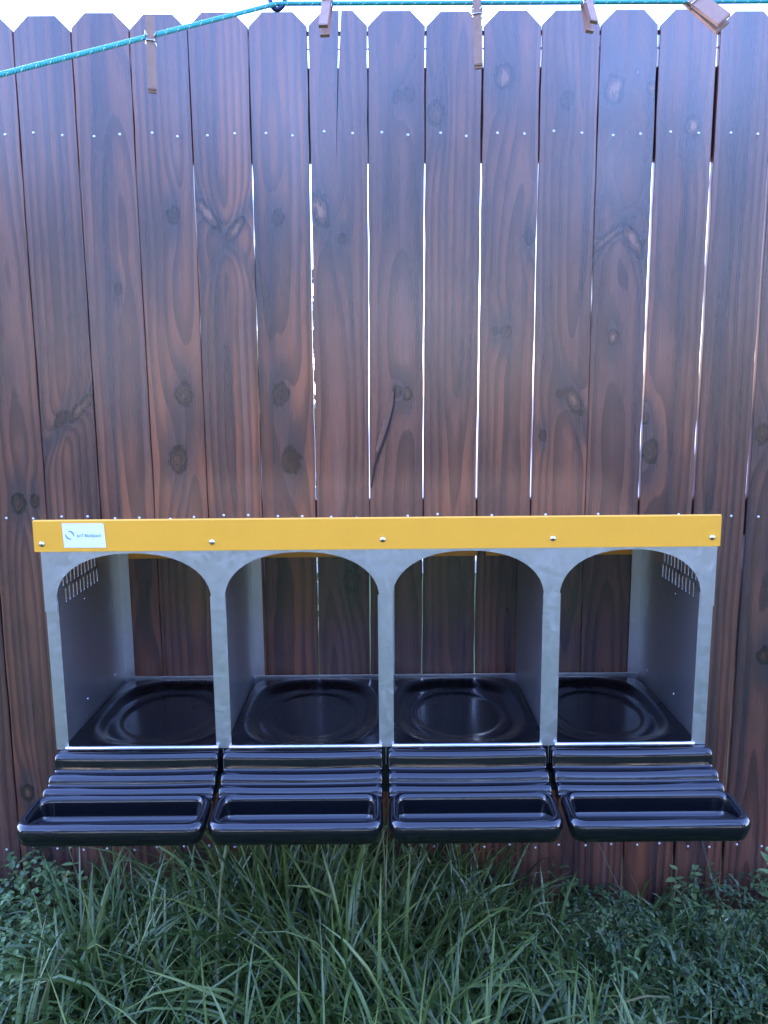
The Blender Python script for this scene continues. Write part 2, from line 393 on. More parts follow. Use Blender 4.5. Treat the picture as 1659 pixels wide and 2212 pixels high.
# ------------------------------------------------------------------ nest box
FY, RY = -0.450, -0.022                       # front sheet and rear edge
OP = [(-.690, -.363), (-.335, -.008), (.019, .340), (.372, .671)]   # the four openings
XL, XR = -.716, .700
BOX = tag(empty('nest_box', (0, FY, .69)), 'four-hole galvanised hen nest box with yellow roof and black plastic trays', 'nest box')
def part(name, mesh, mat, parent=None):
    """meshes are written in world coordinates, then moved under the nest box"""
    mesh.transform(Matrix.Translation((0, -FY, -.69)))
    return link(name, mesh, mat, parent or BOX)
ZB, ZSEAM, ZF0, ZF1, ZR0, ZR1 = .745, 1.052, 1.1815, 1.249, 1.073, 1.146
# arch panel: one sheet with four depressed arches
out = [(XL, 1.20), (XL, ZSEAM)]
for a, b in OP:
    zs, zt = 1.072, 1.1765
    out.append((a, ZSEAM))
    c, hw = (a+b)/2, (b-a)/2
    for i in range(25):
        t = math.pi*(1 - i/24)
        cu = math.copysign(abs(math.cos(t))**0.90, math.cos(t)); sv = abs(math.sin(t))**0.90
        out.append((c + hw*cu, zs + (zt-zs)*sv))
    out.append((b, ZSEAM))
out += [(XR, ZSEAM), (XR, 1.20)]
bm = bmesh.new(); prism(bm, out, [], FY-.0012, FY+.0012, lambda u, v, w: (u, w, v))
part('arch_panel', bm_mesh(bm), M['galv'])
# side panels and dividers: bent sheet with front post and rear flange
def wall(x, sgn_post, post_a, post_b, flange_dir, slots):
    name = 'side_panel' if slots else 'divider'
    outl = [(FY+.002, ZB-.045), (RY, ZB-.045), (RY, ZR1-.012), (FY+.002, ZF1-.012)]
    holes = []
    if slots:
        for i in range(10):
            y0 = -.372 + i*.0209
            for (z0, dy) in ((1.050, 0), (1.0895, -.0098)):
                w, h = .0075, .0345
                holes.append([(y0+dy, z0+.004), (y0+dy+.003, z0), (y0+dy+w, z0+.002), (y0+dy+w, z0+h-.004), (y0+dy+w-.003, z0+h), (y0+dy, z0+h-.002)])
    bm = bmesh.new(); prism(bm, outl, holes, x-.0006, x+.0006, lambda u, v, w: (w, u, v))
    o = part(name, bm_mesh(bm), M['galv'])
    part('front_post', box_mesh(post_a, post_b, FY+.0016, FY+.0030, ZB-.004, ZSEAM+.03), M['galv'], None)
    x0, x1 = (x, x+.026) if flange_dir > 0 else (x-.026, x)
    part('rear_flange', box_mesh(x0, x1, RY+.0008, RY+.0020, ZB-.045, ZR1-.012), M['galv'])
    return o
wall(-.706, 1, XL+.001, OP[0][0]+.0015, 1, True)
wall(-.352, 1, OP[0][1]-.0035, OP[1][0]+.0015, 1, False)
wall(.003, 1, OP[1][1]-.0035, OP[2][0]+.0015, 1, False)
wall(.358, 1, OP[2][1]-.0015, OP[3][0]+.0035, 1, False)
wall(.690, -1, OP[3][1]-.0015, XR-.001, -1, True)
# rivets on the inside of the walls
bm = bmesh.new(); bmesh.ops.create_uvsphere(bm, u_segments=8, v_segments=6, radius=.004, matrix=Matrix.Diagonal((.5, 1, 1, 1)))
rivet_me = bm_mesh(bm, True); rivet_me.materials.append(M['steel'])
for x in (-.705, .689):
    for (y, z) in ((-.264, 1.030), (-.095, .965), (-.285, .790), (-.10, .78)):
        link('rivet', rivet_me, None, BOX, (x, y-FY, z-.69))
# roof: folded yellow sheet that falls to the rear, with front and rear fascia and short side returns
bm = bmesh.new(); t = .0014
xa, xb = -.7265, .7035
prof = [(FY-.0035, ZF0), (FY-.0035, ZF1-.003), (FY-.0015, ZF1), (RY+.004, ZR1), (RY+.006, ZR1-.003), (RY+.006, ZR0)]
inner = [(RY+.006-t, ZR0), (RY+.006-t, ZR1-.004), (RY+.003, ZR1-t*1.2), (FY-.0012, ZF1-t*1.2), (FY-.0035+t, ZF1-.004), (FY-.0035+t, ZF0)]
prism(bm, prof+inner, [], xa, xb, lambda u, v, w: (w, u, v))
roof = part('roof', bm_mesh(bm), M['yellow'])
for x in (xa-.0014, xb):
    bm = bmesh.new()
    prism(bm, [(FY-.0030, ZF0+.001), (FY-.0030, ZF1-.002), (RY+.005, ZR1-.002), (RY+.005, ZR0+.02)], [], x, x+.0014, lambda u, v, w: (w, u, v))
    part('roof_return', bm_mesh(bm), M['yellow'])
# fascia screws
bm = bmesh.new()
bmesh.ops.create_uvsphere(bm, u_segments=14, v_segments=8, radius=.0048, matrix=Matrix.Diagonal((1, .6, 1, 1)))
bmesh.ops.create_cone(bm, cap_ends=True, segments=16, radius1=.0056, radius2=.0056, depth=.0012, matrix=Matrix.Rotation(math.pi/2, 4, 'X'))
screw_me = bm_mesh(bm, True); screw_me.materials.append(M['steel'])
for x, z in ((-.711, 1.198), (-.356, 1.1993), (0, 1.2016), (.355, 1.201), (.687, 1.2003)):
    link('screw', screw_me, None, BOX, (x, -.0042, z-.69))
# maker's sticker
q = [px(135, 1128, FY-.004), px(141, 1180.5, FY-.004), px(231, 1180.5, FY-.004), px(225.5, 1131, FY-.004), px(222, 1128, FY-.004)]
bm = bmesh.new(); prism(bm, [(p.x, p.z) for p in q], [], FY-.0044, FY-.0037, lambda u, v, w: (u, w, v))
st = part('sticker', bm_mesh(bm), M['white'])
st['label'] = 'white maker sticker with teal ring logo and blue lettering'
lc = px(152.5, 1153.5, FY-.0046)
bm = bmesh.new()
for a0 in (-20, 160):
    N_ = 16; o_, i_ = [], []
    for i in range(N_+1):
        a = math.radians(a0 + 135*i/N_); wd = .0030*math.sin(math.pi*i/N_)**0.6 + .0001
        o_.append((lc.x + .0092*math.cos(a), lc.z + .0092*math.sin(a))); i_.append((lc.x + (.0092-wd)*math.cos(a), lc.z + (.0092-wd)*math.sin(a)))
    prism(bm, o_ + list(reversed(i_)), [], FY-.0048, FY-.0045, lambda u, v, w: (u, w, v))
part('logo', bm_mesh(bm), M['teal_ink'], st)
fc = bpy.data.curves.new('lettering', 'FONT'); fc.body = "JacT BlueSpand"; fc.size = .0090; fc.extrude = .0001; fc.resolution_u = 3; fc.offset = .00015
fo = bpy.data.objects.new('lettering_tmp', fc); COL.objects.link(fo)
bpy.context.view_layer.update()
tm = bpy.data.meshes.new_from_object(fo.evaluated_get(bpy.context.evaluated_depsgraph_get())); bpy.data.objects.remove(fo)
xs = [v.co.x for v in tm.vertices]; wid = max(xs)-min(xs)
tp0, tp1 = px(168, 1157.5, FY-.0047), px(220, 1157.5, FY-.0047); s = (tp1.x-tp0.x)/wid
tm.transform(Matrix.Translation(tp0) @ Matrix.Rotation(math.pi/2, 4, 'X') @ Matrix.Diagonal((s, s*1.1, 1, 1)))
part('lettering', tm, M['blue_ink'], st)
# floor sheet, front sills, rear lip
part('floor_sheet', box_mesh(-.7045, .6885, FY+.004, RY-.002, ZB-.045, ZB-.0435), M['galv'])
for i, (a, b) in enumerate(OP):
    bm = bmesh.new(); tube(bm, [(a-.002, FY-.004, ZB+.001), (b+.002, FY-.004, ZB+.001)], .0042, 12)
    part('sill', bm_mesh(bm, True), M['galv'])
part('rear_lip', box_mesh(-.704, .688, RY-.0015, RY, ZB-.045, ZB+.0015, .0004), M['galv'])

# nest trays: a shallow bowl with a moulded rim inside every compartment
def nest_tray(x0, x1):
    nx, ny = 56, 64; bm = bmesh.new(); y0, y1 = FY+.004, RY-.006; cx, cy = (x0+x1)/2, (y0+y1)/2-.004
    hx, hy = (x1-x0)/2, (y1-y0)/2
    def hgt(x, y):
        u, v = (x-cx)/(hx*.90), (y-cy)/(hy*.90)
        q = (abs(u)**3.0 + abs(v)**3.0)**(1/3.0); r = math.hypot(u, v)
        z = .741
        s1 = max(0, min(1, (1.0-q)/.22)); s1 = s1*s1*(3-2*s1); z -= .012*s1
        z += .0015*math.exp(-((q-1.03)/.03)**2)
        s2 = max(0, min(1, (.74-r)/.10)); s2 = s2*s2*(3-2*s2); z -= .004*s2
        z += .0011*math.exp(-((r-.82)/.028)**2)
        if q < 1 and r < .66:           # moulded studs for air
            pass
        return z
    G = []
    for j in range(ny+1):
        row = []
        for i in range(nx+1):
            u, v = -1+2*i/nx, -1+2*j/ny
            # squircle corners at the back
            if v > 0: sx = u*math.sqrt(max(0, 1-.22*(v**8))); 
            else: sx = u
            x, y = cx+sx*hx, (y0+y1)/2 + v*hy*(1-.10*(abs(u)**6 if v > 0 else 0))
            row.append(bm.verts.new((x, y, hgt(x, y))))
        G.append(row)
    for j in range(ny):
        for i in range(nx): bm.faces.new([G[j][i], G[j][i+1], G[j+1][i+1], G[j+1][i]])
    rim = [G[0][i] for i in range(nx+1)] + [G[j][nx] for j in range(1, ny+1)] + [G[ny][i] for i in range(nx-1, -1, -1)] + [G[j][0] for j in range(ny-1, 0, -1)]
    low = [bm.verts.new((v.co.x, v.co.y, ZB-.0432)) for v in rim]
    n = len(rim)
    for i in range(n): bm.faces.new([rim[i], low[i], low[(i+1) % n], rim[(i+1) % n]])
    return bm_mesh(bm, True)
WX = [-.706, -.352, .003, .358, .690]
for i in range(4):
    part('nest_tray', nest_tray(WX[i]+.004, WX[i+1]-.004), M['black_matt'])

# perch trays: stepped ridges that end in a trough
PROF = [(-.006, .7405), (.002, .7405), (.007, .7412), (.012, .7400), (.017, .7362), (.0202, .7305), (.0212, .7250), (.0220, .7080), (.0240, .7045), (.0280, .7040),
        (.0330, .7062), (.0390, .7058), (.0450, .7020), (.0490, .6965), (.0505, .6915), (.0515, .6880), (.0540, .6866), (.0575, .6888), (.0635, .6890), (.0695, .6858),
        (.0735, .6806), (.0750, .6760), (.0762, .6730), (.0790, .6715), (.0860, .6712)]
def perch_tray(x0, x1, f0, f1):
    bm = bmesh.new(); cx, hw = (x0+x1)/2, (x1-x0)/2; hwf = (f1-f0)/2; cf = (f0+f1)/2
    nu = 40; us = [-1, -.998, -.992, -.982, -.965, -.94] + list(np.linspace(-.88, .88, nu)) + [.94, .965, .982, .992, .998, 1]
    G = []
    for (d, z) in PROF:
        t = max(0, d)/.18; row = []
        for u in us:
            e = max(0, (abs(u)-.94)/.06); drop = .006*(1-math.sqrt(max(0, 1-e*e)))
            sag = .0022*(1-u*u)*(1 if d < .08 else 0)
            x = (cx*(1-t)+cf*t) + u*(hw*(1-t)+hwf*t)*.985
            row.append(bm.verts.new((x, FY-.004-d + drop*.8, z-drop-sag)))
        G.append(row)
    for j in range(len(G)-1):
        for i in range(len(us)-1): bm.faces.new([G[j][i], G[j][i+1], G[j+1][i+1], G[j+1][i]])
    for col in (0, -1):          # side walls
        low = [bm.verts.new((g[col].co.x, g[col].co.y, g[col].co.z-.030)) for g in G]
        for j in range(len(G)-1): bm.faces.new([G[j][col], G[j+1][col], low[j+1], low[j]])
    # trough
    D0, D1 = .0655, .186
    def rz(d): return .6800 - .0105*(d-D0)/(D1-D0)
    loops = []
    for off, dz, rad in ((.012, -.047, .022), (.0075, -.043, .026), (.0025, -.026, .031), (.0005, -.018, .033), (.0010, -.0115, .033), (.0035, -.0060, .031), (.0075, -.0018, .028), (.0120, 0, .024),
                         (.0165, -.0012, .020), (.0200, -.0048, .017), (.0220, -.0105, .015), (.0255, -.034, .012), (.0275, -.0410, .010), (.033, -.0440, .006)):
        l = []
        for (u, d) in rrect(f0+off, f1-off, D0+off, D1-off, rad, 7):
            t = (d-D0)/(D1-D0); nar = 1 - .012*(1-t)
            l.append((cf + (u-cf)*nar, FY-.004-d, rz(d)+dz))
        loops.append(l)
    loft(bm, loops)
    return bm_mesh(bm, True)
PT = [(-.713, -.3570, -.7345, -.3555), (-.3520, -.0015, -.3540, -.0020), (.0050, .3520, .0060, .3560), (.3580, .7080, .3610, .7280)]
for a in PT:
    part('perch_tray', perch_tray(*a), M['black'])
part('gap_black_strip', box_mesh(XL+.004, XR-.004, FY+.0035, FY+.0050, .635, ZB-.006), M['black'])  # black strip added behind the trays to darken the gaps between them
# brackets that hold the box to the fence
for x in (-.693, -.339, .016, .371, .677):
    part('bracket', box_mesh(x-.010, x+.010, RY+.0022, -.0175, .80, .83), M['galv'])
BOX.rotation_euler = (0, math.radians(-.22), 0)
BOX.location.z += .0

# ------------------------------------------------------------------ clothesline
def rope_mat():
    N = NT('teal_cord'); o = N.obj(); u = N.n('ShaderNodeAttribute', attribute_name='along').outputs['Fac']; a = N.n('ShaderNodeAttribute', attribute_name='around').outputs['Fac']
    ph = N.math('FRACT', N.math('ADD', N.math('MULTIPLY', u, 62.0), a))
    c = N.mix(N.step(ph, .90, .94), (0.04, 0.40, 0.38), (0.55, 0.75, 0.66))
    br = N.math('SINE', N.math('MULTIPLY', N.math('ADD', N.math('MULTIPLY', u, 300.0), N.math('MULTIPLY', a, 2.0)), 6.283))
    N.bump(br, 0.5, 0.001)
    return N.set(Base_Color=c, Roughness=0.6)
M['rope'] = rope_mat()
def rope_mesh(pts, r, seg=10):
    bm = bmesh.new(); tube(bm, pts, r, seg); me = bm_mesh(bm, True)
    L = [0.0]
    for i in range(1, len(pts)): L.append(L[-1] + (Vector(pts[i])-Vector(pts[i-1])).length)
    al = me.attributes.new('along', 'FLOAT', 'POINT'); ar = me.attributes.new('around', 'FLOAT', 'POINT')
    for i in range(len(me.vertices)):
        al.data[i].value = L[min(i//seg, len(L)-1)]; ar.data[i].value = (i % seg)/seg
    return me
hk = pz(598, 8, .97); A = pz(0, 161, .80)
d = (A-hk); endL = hk + d*4.2
right_y = hk.y
endR = px(1700, 1, right_y); endR = hk + (endR-hk)*1.75
pts = []
for i in range(31):
    t = 1-i/30; p = hk + (endL-hk)*t; pts.append(p)
for i in range(1, 31):
    t = i/30; p = hk + (endR-hk)*t; p.z += -.0008*math.sin(math.pi*t); pts.append(p)
tag(link('clothesline', rope_mesh(pts, .0027), M['rope']), 'thin teal braided clothesline strung above the fence', 'rope')
def post(p, arm_to=None, label=''):
    e = tag(empty('clothesline_post', (p.x, p.y, 0)), label, 'post', 'posts that carry the clothesline')
    bm = bmesh.new(); tube(bm, [(0, 0, -.3), (0, 0, 2.55)], .024, 16); link('pole', bm_mesh(bm, True), M['pole'], e)
    bm = bmesh.new(); tube(bm, [(0, 0, 2.5505), (0, 0, 2.565)], .028, 16); link('cap', bm_mesh(bm, False), M['black'], e)
    bm = bmesh.new(); tube(bm, [(0, 0, p.z-.012), (0, 0, p.z+.012)], .027, 16); link('collar', bm_mesh(bm, False), M['steel'], e)
    if arm_to is not None:
        bm = bmesh.new(); tube(bm, [(0, 0, 2.46), (arm_to.x-p.x, arm_to.y-p.y, 2.46)], .014, 12); link('arm', bm_mesh(bm, True), M['pole'], e)
    return e
post(endL, None, 'bare steel post at the sloping end of the clothesline')
post(endR, hk, 'steel clothesline post with a long arm over the line')
# hook
h0 = pz(583, -10, .97); h1 = pz(595, 21.5, .97); h2 = pz(617, -8, .97)
hp = []
for (x, y) in ((577, -60), (578, -25), (581, -8), (584, 4), (588, 13), (593, 19), (598, 21), (604, 19), (610, 13), (614, 5), (616, -5), (616, -18), (612, -30)):
    hp.append(pz(x, y, .972))
bm = bmesh.new(); top = Vector((hk.x, hk.y, 2.472)); tube(bm, [top] + hp, .0033, 10)
tag(link('hook', bm_mesh(bm, True), M['hook']), 'dark blue steel hook hanging down over the teal clothesline', 'hook')

# clothes pegs: two tapered prongs and a coil spring
def peg(x, y_rope, z, length, above, tilt_fwd, roll, spin, label, wid=.0095):
    def pxx(p):
        v = p-CAM; return CX + F_PX*v.dot(RV)/v.dot(FV)
    c = min((pts[i] + (pts[i+1]-pts[i])*(j/40) for i in range(len(pts)-1) for j in range(40) if (pts[i]-CAM).dot(FV) > .3), key=lambda p: abs(pxx(p)-x))
    e = tag(empty('clothespin', c), label, 'clothespin', 'clothespins on the teal line')
    for s in (-1, 1):
        # prong outline in (thickness, along) with the jaw at the top
        a, b = above, above-length
        sp = a - length*.36
        o_ = [(.0002, a), (.0040, a), (.0058, sp), (.0082, b+.002), (.0075, b), (.0035, b), (.0006, sp-.004), (.0026, a*.35), (.0028, 0), (.0012, -.004 if above > .006 else 0.002)]
        o_ = [(s*(p[0]+.0006), p[1]) for p in o_]
        bm = bmesh.new(); prism(bm, o_, [], -wid/2, wid/2, lambda u, v, w: (w, u, v))
        link('prong', bm_mesh(bm), M['pinwood'], e)
    sp = above - length*.36
    bm = bmesh.new()
    hel = [(-wid/2-.0012 + (wid+.0024)*i/48, .0026*math.cos(i*.80), sp + .0026*math.sin(i*.80)) for i in range(49)]
    tube(bm, hel, .0007, 5)
    for s in (-1, 1):
        tube(bm, [(s*(wid/2+.001), 0, sp+.002), (s*(wid/2+.001), -.004, sp+.012), (s*(wid/2-.001), -.0068, sp+.006)], .0007, 5)
    tube(bm, [(-wid/2-.0005, -.0072, sp+.002), (wid/2+.0005, -.0072, sp+.002)], .0008, 5)
    link('spring', bm_mesh(bm, True), M['steel'], e)
    e.rotation_euler = (tilt_fwd, roll, spin)
peg(326, 76, .872, .078, .020, math.radians(6), math.radians(1), math.radians(14), 'clothespin on the sloping stretch of line before the hook')
peg(707, 6, .955, .074, .022, math.radians(-32), 0, math.radians(-6), 'clothespin on the level line next to the dark blue hook', .0115)
peg(1031, 4, .955, .090, .016, math.radians(4), math.radians(-2), math.radians(-12), 'long upright clothespin over the middle of the level line', .0100)
peg(1266, 2, .955, .074, .024, math.radians(-34), math.radians(6), math.radians(10), 'short clothespin between the long upright one and the tilted one', .0100)
peg(1503, -6, .955, .070, .020, math.radians(-25), math.radians(-38), math.radians(0), 'strongly tilted clothespin swung sideways on the level line', .0190)

# ------------------------------------------------------------------ vegetation
def leaf_mat(name, dark, light, dry, rough=0.36, transl=0.25):
    N = NT(name); tnt = N.n('ShaderNodeAttribute', attribute_name='tint').outputs['Fac']
    al = N.n('ShaderNodeAttribute', attribute_name='along').outputs['Fac']
    c = N.mix(N.step(tnt, 0.0, 0.85), dark, light)
    c = N.mix(N.step(tnt, 0.985, 0.995), c, dry)
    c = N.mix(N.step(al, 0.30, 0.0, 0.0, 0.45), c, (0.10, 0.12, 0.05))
    c = N.mix(N.math('MULTIPLY', N.noise(N.obj(), 45.0, 3, 0.6), 0.5), c, N.mix(1.0, c, (0.45, 0.5, 0.45), 'MULTIPLY'))
    N.set(Base_Color=c, Roughness=rough, Specular_IOR_Level=0.5)
    tr = N.n('ShaderNodeBsdfTranslucent'); N.l(c, tr.inputs['Color'])
    mx = N.n('ShaderNodeMixShader'); mx.inputs[0].default_value = transl
    N.l(N.b.outputs[0], mx.inputs[1]); N.l(tr.outputs[0], mx.inputs[2]); N.l(mx.outputs[0], N.out.inputs[0])
    return N.mat
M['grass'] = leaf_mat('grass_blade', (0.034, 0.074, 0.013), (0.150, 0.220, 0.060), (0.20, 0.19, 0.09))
M['block_leaf'] = leaf_mat('sky_block_leaf', (0.012, 0.026, 0.012), (0.03, 0.055, 0.024), (0.05, 0.04, 0.02), .6, .1)  # leaf of the added sky-blocking trees, kept dark to bounce little light
M['weed_dark'] = leaf_mat('dark_weed_leaf', (0.022, 0.056, 0.016), (0.10, 0.165, 0.045), (0.26, 0.25, 0.06))
M['weed'] = leaf_mat('weed_leaf', (0.050, 0.110, 0.030), (0.18, 0.28, 0.085), (0.26, 0.25, 0.06))

DROPS = []
def blades(bases, length, width, lean, azim, curl, twist, nseg=7):
    """All arguments are arrays; returns verts, faces, tint, along for ribbons with a folded midrib."""
    n = len(bases); V = np.zeros((n, nseg+1, 3, 3)); AL = np.zeros((n, nseg+1, 3))
    pos = bases.copy(); ang = lean.copy(); step = length/nseg
    side = np.stack([-np.sin(azim), np.cos(azim), np.zeros(n)], 1)
    for i in range(nseg+1):
        t = i/nseg
        w = width*0.5*np.clip(0.55+1.6*t, 0, 1)*np.sqrt(np.clip(1-t**2.6, 0, 1)) + 0.0002
        dirv = np.stack([np.cos(azim)*np.sin(ang), np.sin(azim)*np.sin(ang), np.cos(ang)], 1)
        nor = np.cross(side, dirv)
        tw = twist*t
        sd = side*np.cos(tw)[:, None] + nor*np.sin(tw)[:, None]; nn = np.cross(sd, dirv)
        V[:, i, 0] = pos - sd*w[:, None]; V[:, i, 2] = pos + sd*w[:, None]; V[:, i, 1] = pos - nn*(w*0.35)[:, None]
        AL[:, i, :] = t
        pos = pos + dirv*step[:, None]; ang = np.minimum(ang + curl*(0.25+1.5*t)/nseg, 2.35)
    V[..., 1] = np.where(V[..., 1] > -.019, -.019 - np.abs(V[..., 1]+.019)*0.12, V[..., 1])
    V[..., 2] = np.maximum(V[..., 2], 0.001)
    idx = np.arange(n*(nseg+1)*3).reshape(n, nseg+1, 3)
    f1 = np.stack([idx[:, :-1, 0], idx[:, :-1, 1], idx[:, 1:, 1], idx[:, 1:, 0]], -1).reshape(-1, 4)
    f2 = np.stack([idx[:, :-1, 1], idx[:, :-1, 2], idx[:, 1:, 2], idx[:, 1:, 1]], -1).reshape(-1, 4)
    tint = np.repeat(rng.random(n), (nseg+1)*3)
    return V, np.concatenate([f1, f2]), tint, AL
def big_mesh(name, verts, faces, tint, along, mat, kind='stuff', label=None, cat=None, smooth=True):
    verts = np.asarray(verts, dtype=np.float32).reshape(-1, 3); faces = np.asarray(faces, dtype=np.int32)
    k = faces.shape[1]; me = bpy.data.meshes.new(name)
    me.vertices.add(len(verts)); me.vertices.foreach_set('co', verts.ravel())
    me.loops.add(faces.size); me.loops.foreach_set('vertex_index', faces.ravel())
    me.polygons.add(len(faces)); me.polygons.foreach_set('loop_start', np.arange(0, faces.size, k, dtype=np.int32))
    me.update(calc_edges=True)
    if smooth: me.polygons.foreach_set('use_smooth', np.ones(len(faces), bool))
    if tint is not None:
        me.attributes.new('tint', 'FLOAT', 'POINT').data.foreach_set('value', np.asarray(tint, np.float32).ravel())
        me.attributes.new('along', 'FLOAT', 'POINT').data.foreach_set('value', np.asarray(along, np.float32).ravel())
    me.validate()
    o = link(name, me, mat); tag(o, label, cat, kind=kind); return o
def field(x, y):
    """expected blade length of the turf (m) over the ground plane"""
    L = 0.30 + 0.05*np.sin(x*5+1) + 0.04*np.sin(x*11+y*7)
    tall = np.exp(-((x+.33)/.42)**2)
    L = L + .11*tall - .15*np.clip((-x-.70)/.22, 0, 1)*np.clip((y+.75)/.25, .2, 1) - .09*np.clip((x-.02)/.2, 0, 1)*np.clip((y+.75)/.3, .15, 1) - .06*np.clip((x-.62)/.25, 0, 1)
    return np.clip(L, .12, .5)
VS, FS, TS, AS = [], [], [], []; off = 0
def tufts(nt, xr, yr, per, wscale=1.0, lscale=1.0, droop=1.0):
    global off
    tx = rng.uniform(*xr, nt); ty = rng.uniform(*yr, nt)
    k = rng.integers(max(2, per-4), per+5, nt); tid = np.repeat(np.arange(nt), k); n = len(tid)
    az = rng.uniform(0, 2*np.pi, n); rad = np.abs(rng.normal(0, .022, n))
    lean_az = rng.uniform(0, 2*np.pi, nt)[tid]
    bx = tx[tid] + rad*np.cos(az); by = np.minimum(ty[tid] + rad*np.sin(az), -.03)
    L = field(bx, by)*rng.uniform(.55, 1.25, n)*lscale
    lean = np.clip(rng.normal(.50, .34, n), .02, 1.3); curl = np.abs(rng.normal(1.35, .85, n))*droop
    big = rng.random(nt)[tid] < .65
    az2 = np.where(rng.random(n) < .35, lean_az, az)
    W = np.where(big, rng.uniform(.0060, .0105, n), rng.uniform(.0032, .0060, n))*wscale
    V, Fc, T, A_ = blades(np.stack([bx, by, np.full(n, -.004)], 1), L, W, lean, az2, curl, rng.normal(0, .7, n))
    VS.append(V.reshape(-1, 3)); FS.append(Fc+off); TS.append(T); AS.append(A_.ravel()); off += V.size//3
    sel = rng.random(n) < .22
    for b in np.nonzero(sel)[0]:
        for _ in range(rng.integers(1, 4)):
            i = rng.integers(2, 7); DROPS.append(V[b, i, rng.integers(0, 3)])
tufts(520, (-1.35, 1.35), (-.86, -.03), 11)
tufts(200, (-.75, .30), (-.50, -.05), 10, 1.05, 1.08)
tufts(150, (-1.2, 1.2), (-.85, -.25), 5, 1.15, 1.15, 1.9)
tufts(300, (-2.4, -1.3), (-.95, -.03), 8)
tufts(90, (.35, 1.3), (-.60, -.03), 9, .9, .8)
tufts(300, (1.3, 2.4), (-.95, -.03), 8)
tufts(520, (-2.2, 2.2), (-1.9, -.86), 8, 1.0, .80)
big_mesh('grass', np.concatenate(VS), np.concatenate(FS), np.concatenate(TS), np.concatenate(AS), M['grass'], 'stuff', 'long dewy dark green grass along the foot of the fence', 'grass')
# beads of dew on the blades
ico = bmesh.new(); bmesh.ops.create_icosphere(ico, subdivisions=1, radius=1.0); iv = np.array([v.co[:] for v in ico.verts]); ifc = np.array([[v.index for v in f.verts] for f in ico.faces]); ico.free()
dp = np.array([d for d in DROPS if abs(d[0]) < 1.2 and d[1] > -.9 and d[2] > .08]); dp = dp[rng.permutation(len(dp))[:2600]]
dr = rng.uniform(.0007, .0016, len(dp))
dv = dp[:, None, :] + iv[None]*dr[:, None, None]; df = (ifc[None] + (np.arange(len(dp))*len(iv))[:, None, None]).reshape(-1, 3)
N = NT('dew'); N.set(Base_Color=(1, 1, 1, 1), Roughness=0.02, Transmission_Weight=1.0, IOR=1.33); M['dew'] = N.mat
big_mesh('dew', dv, df, None, None, M['dew'], 'stuff', 'tiny beads of dew on the grass blades', 'dew')

# broad-leaved ground cover: trefoil leaves on the left, oval leaves on the right
def leaflets(name, centres, size, n_leaf, elong, label, cat, mat):
    VV, FF, TT, AA = [], [], [], []; o = 0; m_ = 8
    for c, s in zip(centres, size):
        tilt = rng.normal(0, .45, 2); az0 = rng.uniform(0, 6.28); tint = rng.random()
        for k in range(n_leaf):
            a = az0 + k*2*np.pi/n_leaf + rng.normal(0, .15); ca, sa = np.cos(a), np.sin(a)
            ring = []
            for i in range(m_):
                th = i/m_*2*np.pi
                r_, w_ = s*(.5+.5*np.cos(th)), s*elong*np.sin(th)*(1.0+.25*np.cos(th))
                zz = -.25*s*(np.cos(th)+.3)**2*.6 + abs(w_)*.35
                ring.append((r_*ca - w_*sa, r_*sa + w_*ca, zz + r_*tilt[0]*ca + r_*tilt[1]*sa))
            mid = (s*.5*ca, s*.5*sa, -.02*s + .5*s*(tilt[0]*ca+tilt[1]*sa))
            P_ = np.array([mid]+ring) + np.array(c); P_[:, 1] = np.minimum(P_[:, 1], -.018)
            VV.append(P_); FF += [(o, o+1+i, o+1+(i+1) % m_) for i in range(m_)]; TT += [tint]*(m_+1); AA += [.8]*(m_+1); o += m_+1
    return big_mesh(name, np.concatenate(VV), FF, TT, AA, mat, 'stuff', label, cat)
def scatter(n, xr, yr, hf):
    x = rng.uniform(*xr, n); y = rng.uniform(*yr, n); h = np.array([hf(a, b) for a, b in zip(x, y)])*rng.uniform(.25, 1.0, n)**.6
    return np.stack([x, y, h+.01], 1)
cl = scatter(1300, (-1.45, -.68), (-.55, -.03), lambda x, y: .20 + .05*math.sin(x*17+y*9) - .10*max(0, x+.85)/.2)
leaflets('clover', cl, rng.uniform(.009, .016, len(cl)), 3, .50, 'pale green three-leaved clover at the fence foot beside the grass', 'clover', M['weed'])
cr = scatter(2300, (.45, 1.45), (-.50, -.03), lambda x, y: .13 + .05*math.sin(x*13+y*8+2) + .03*math.sin(x*31))
leaflets('creeping_weed', cr, rng.uniform(.009, .020, len(cr)), 2, .26, 'dark oval-leaved ground cover at the fence foot beyond the long grass', 'weeds', M['weed_dark'])
cm = scatter(500, (-.7, .6), (-.95, -.2), lambda x, y: .20)
leaflets('weed_leaves', cm, rng.uniform(.010, .02, len(cm)), 3, .30, 'small broad weed leaves scattered among the long grass', 'weeds', M['weed'])

# upright leafy weeds that stand clear of the ground cover
def leaf_mesh(Lf, Wf):
    V, Fc = [], []; n = 7
    for i in range(n+1):
        t = i/n; w = Wf/2*math.sin(math.pi*(.06+.94*t)**.8)**.8 if i < n else .0003
        V += [(t*Lf, -w, -.25*Lf*t*t), (t*Lf, 0, -.25*Lf*t*t - w*.4), (t*Lf, w, -.25*Lf*t*t)]
    for i in range(n):
        for j in range(2): Fc.append((i*3+j, (i+1)*3+j, (i+1)*3+j+1, i*3+j+1))
    me = mesh_from(V, Fc, True); 
    me.attributes.new('tint', 'FLOAT', 'POINT').data.foreach_set('value', [.8]*len(V)); me.attributes.new('along', 'FLOAT', 'POINT').data.foreach_set('value', [.8]*len(V))
    return me
def stem_mat():
    return simple('weed_stem', (0.10, 0.10, 0.045), 0.6, var=.3, vscale=50)
M['stem'] = stem_mat()
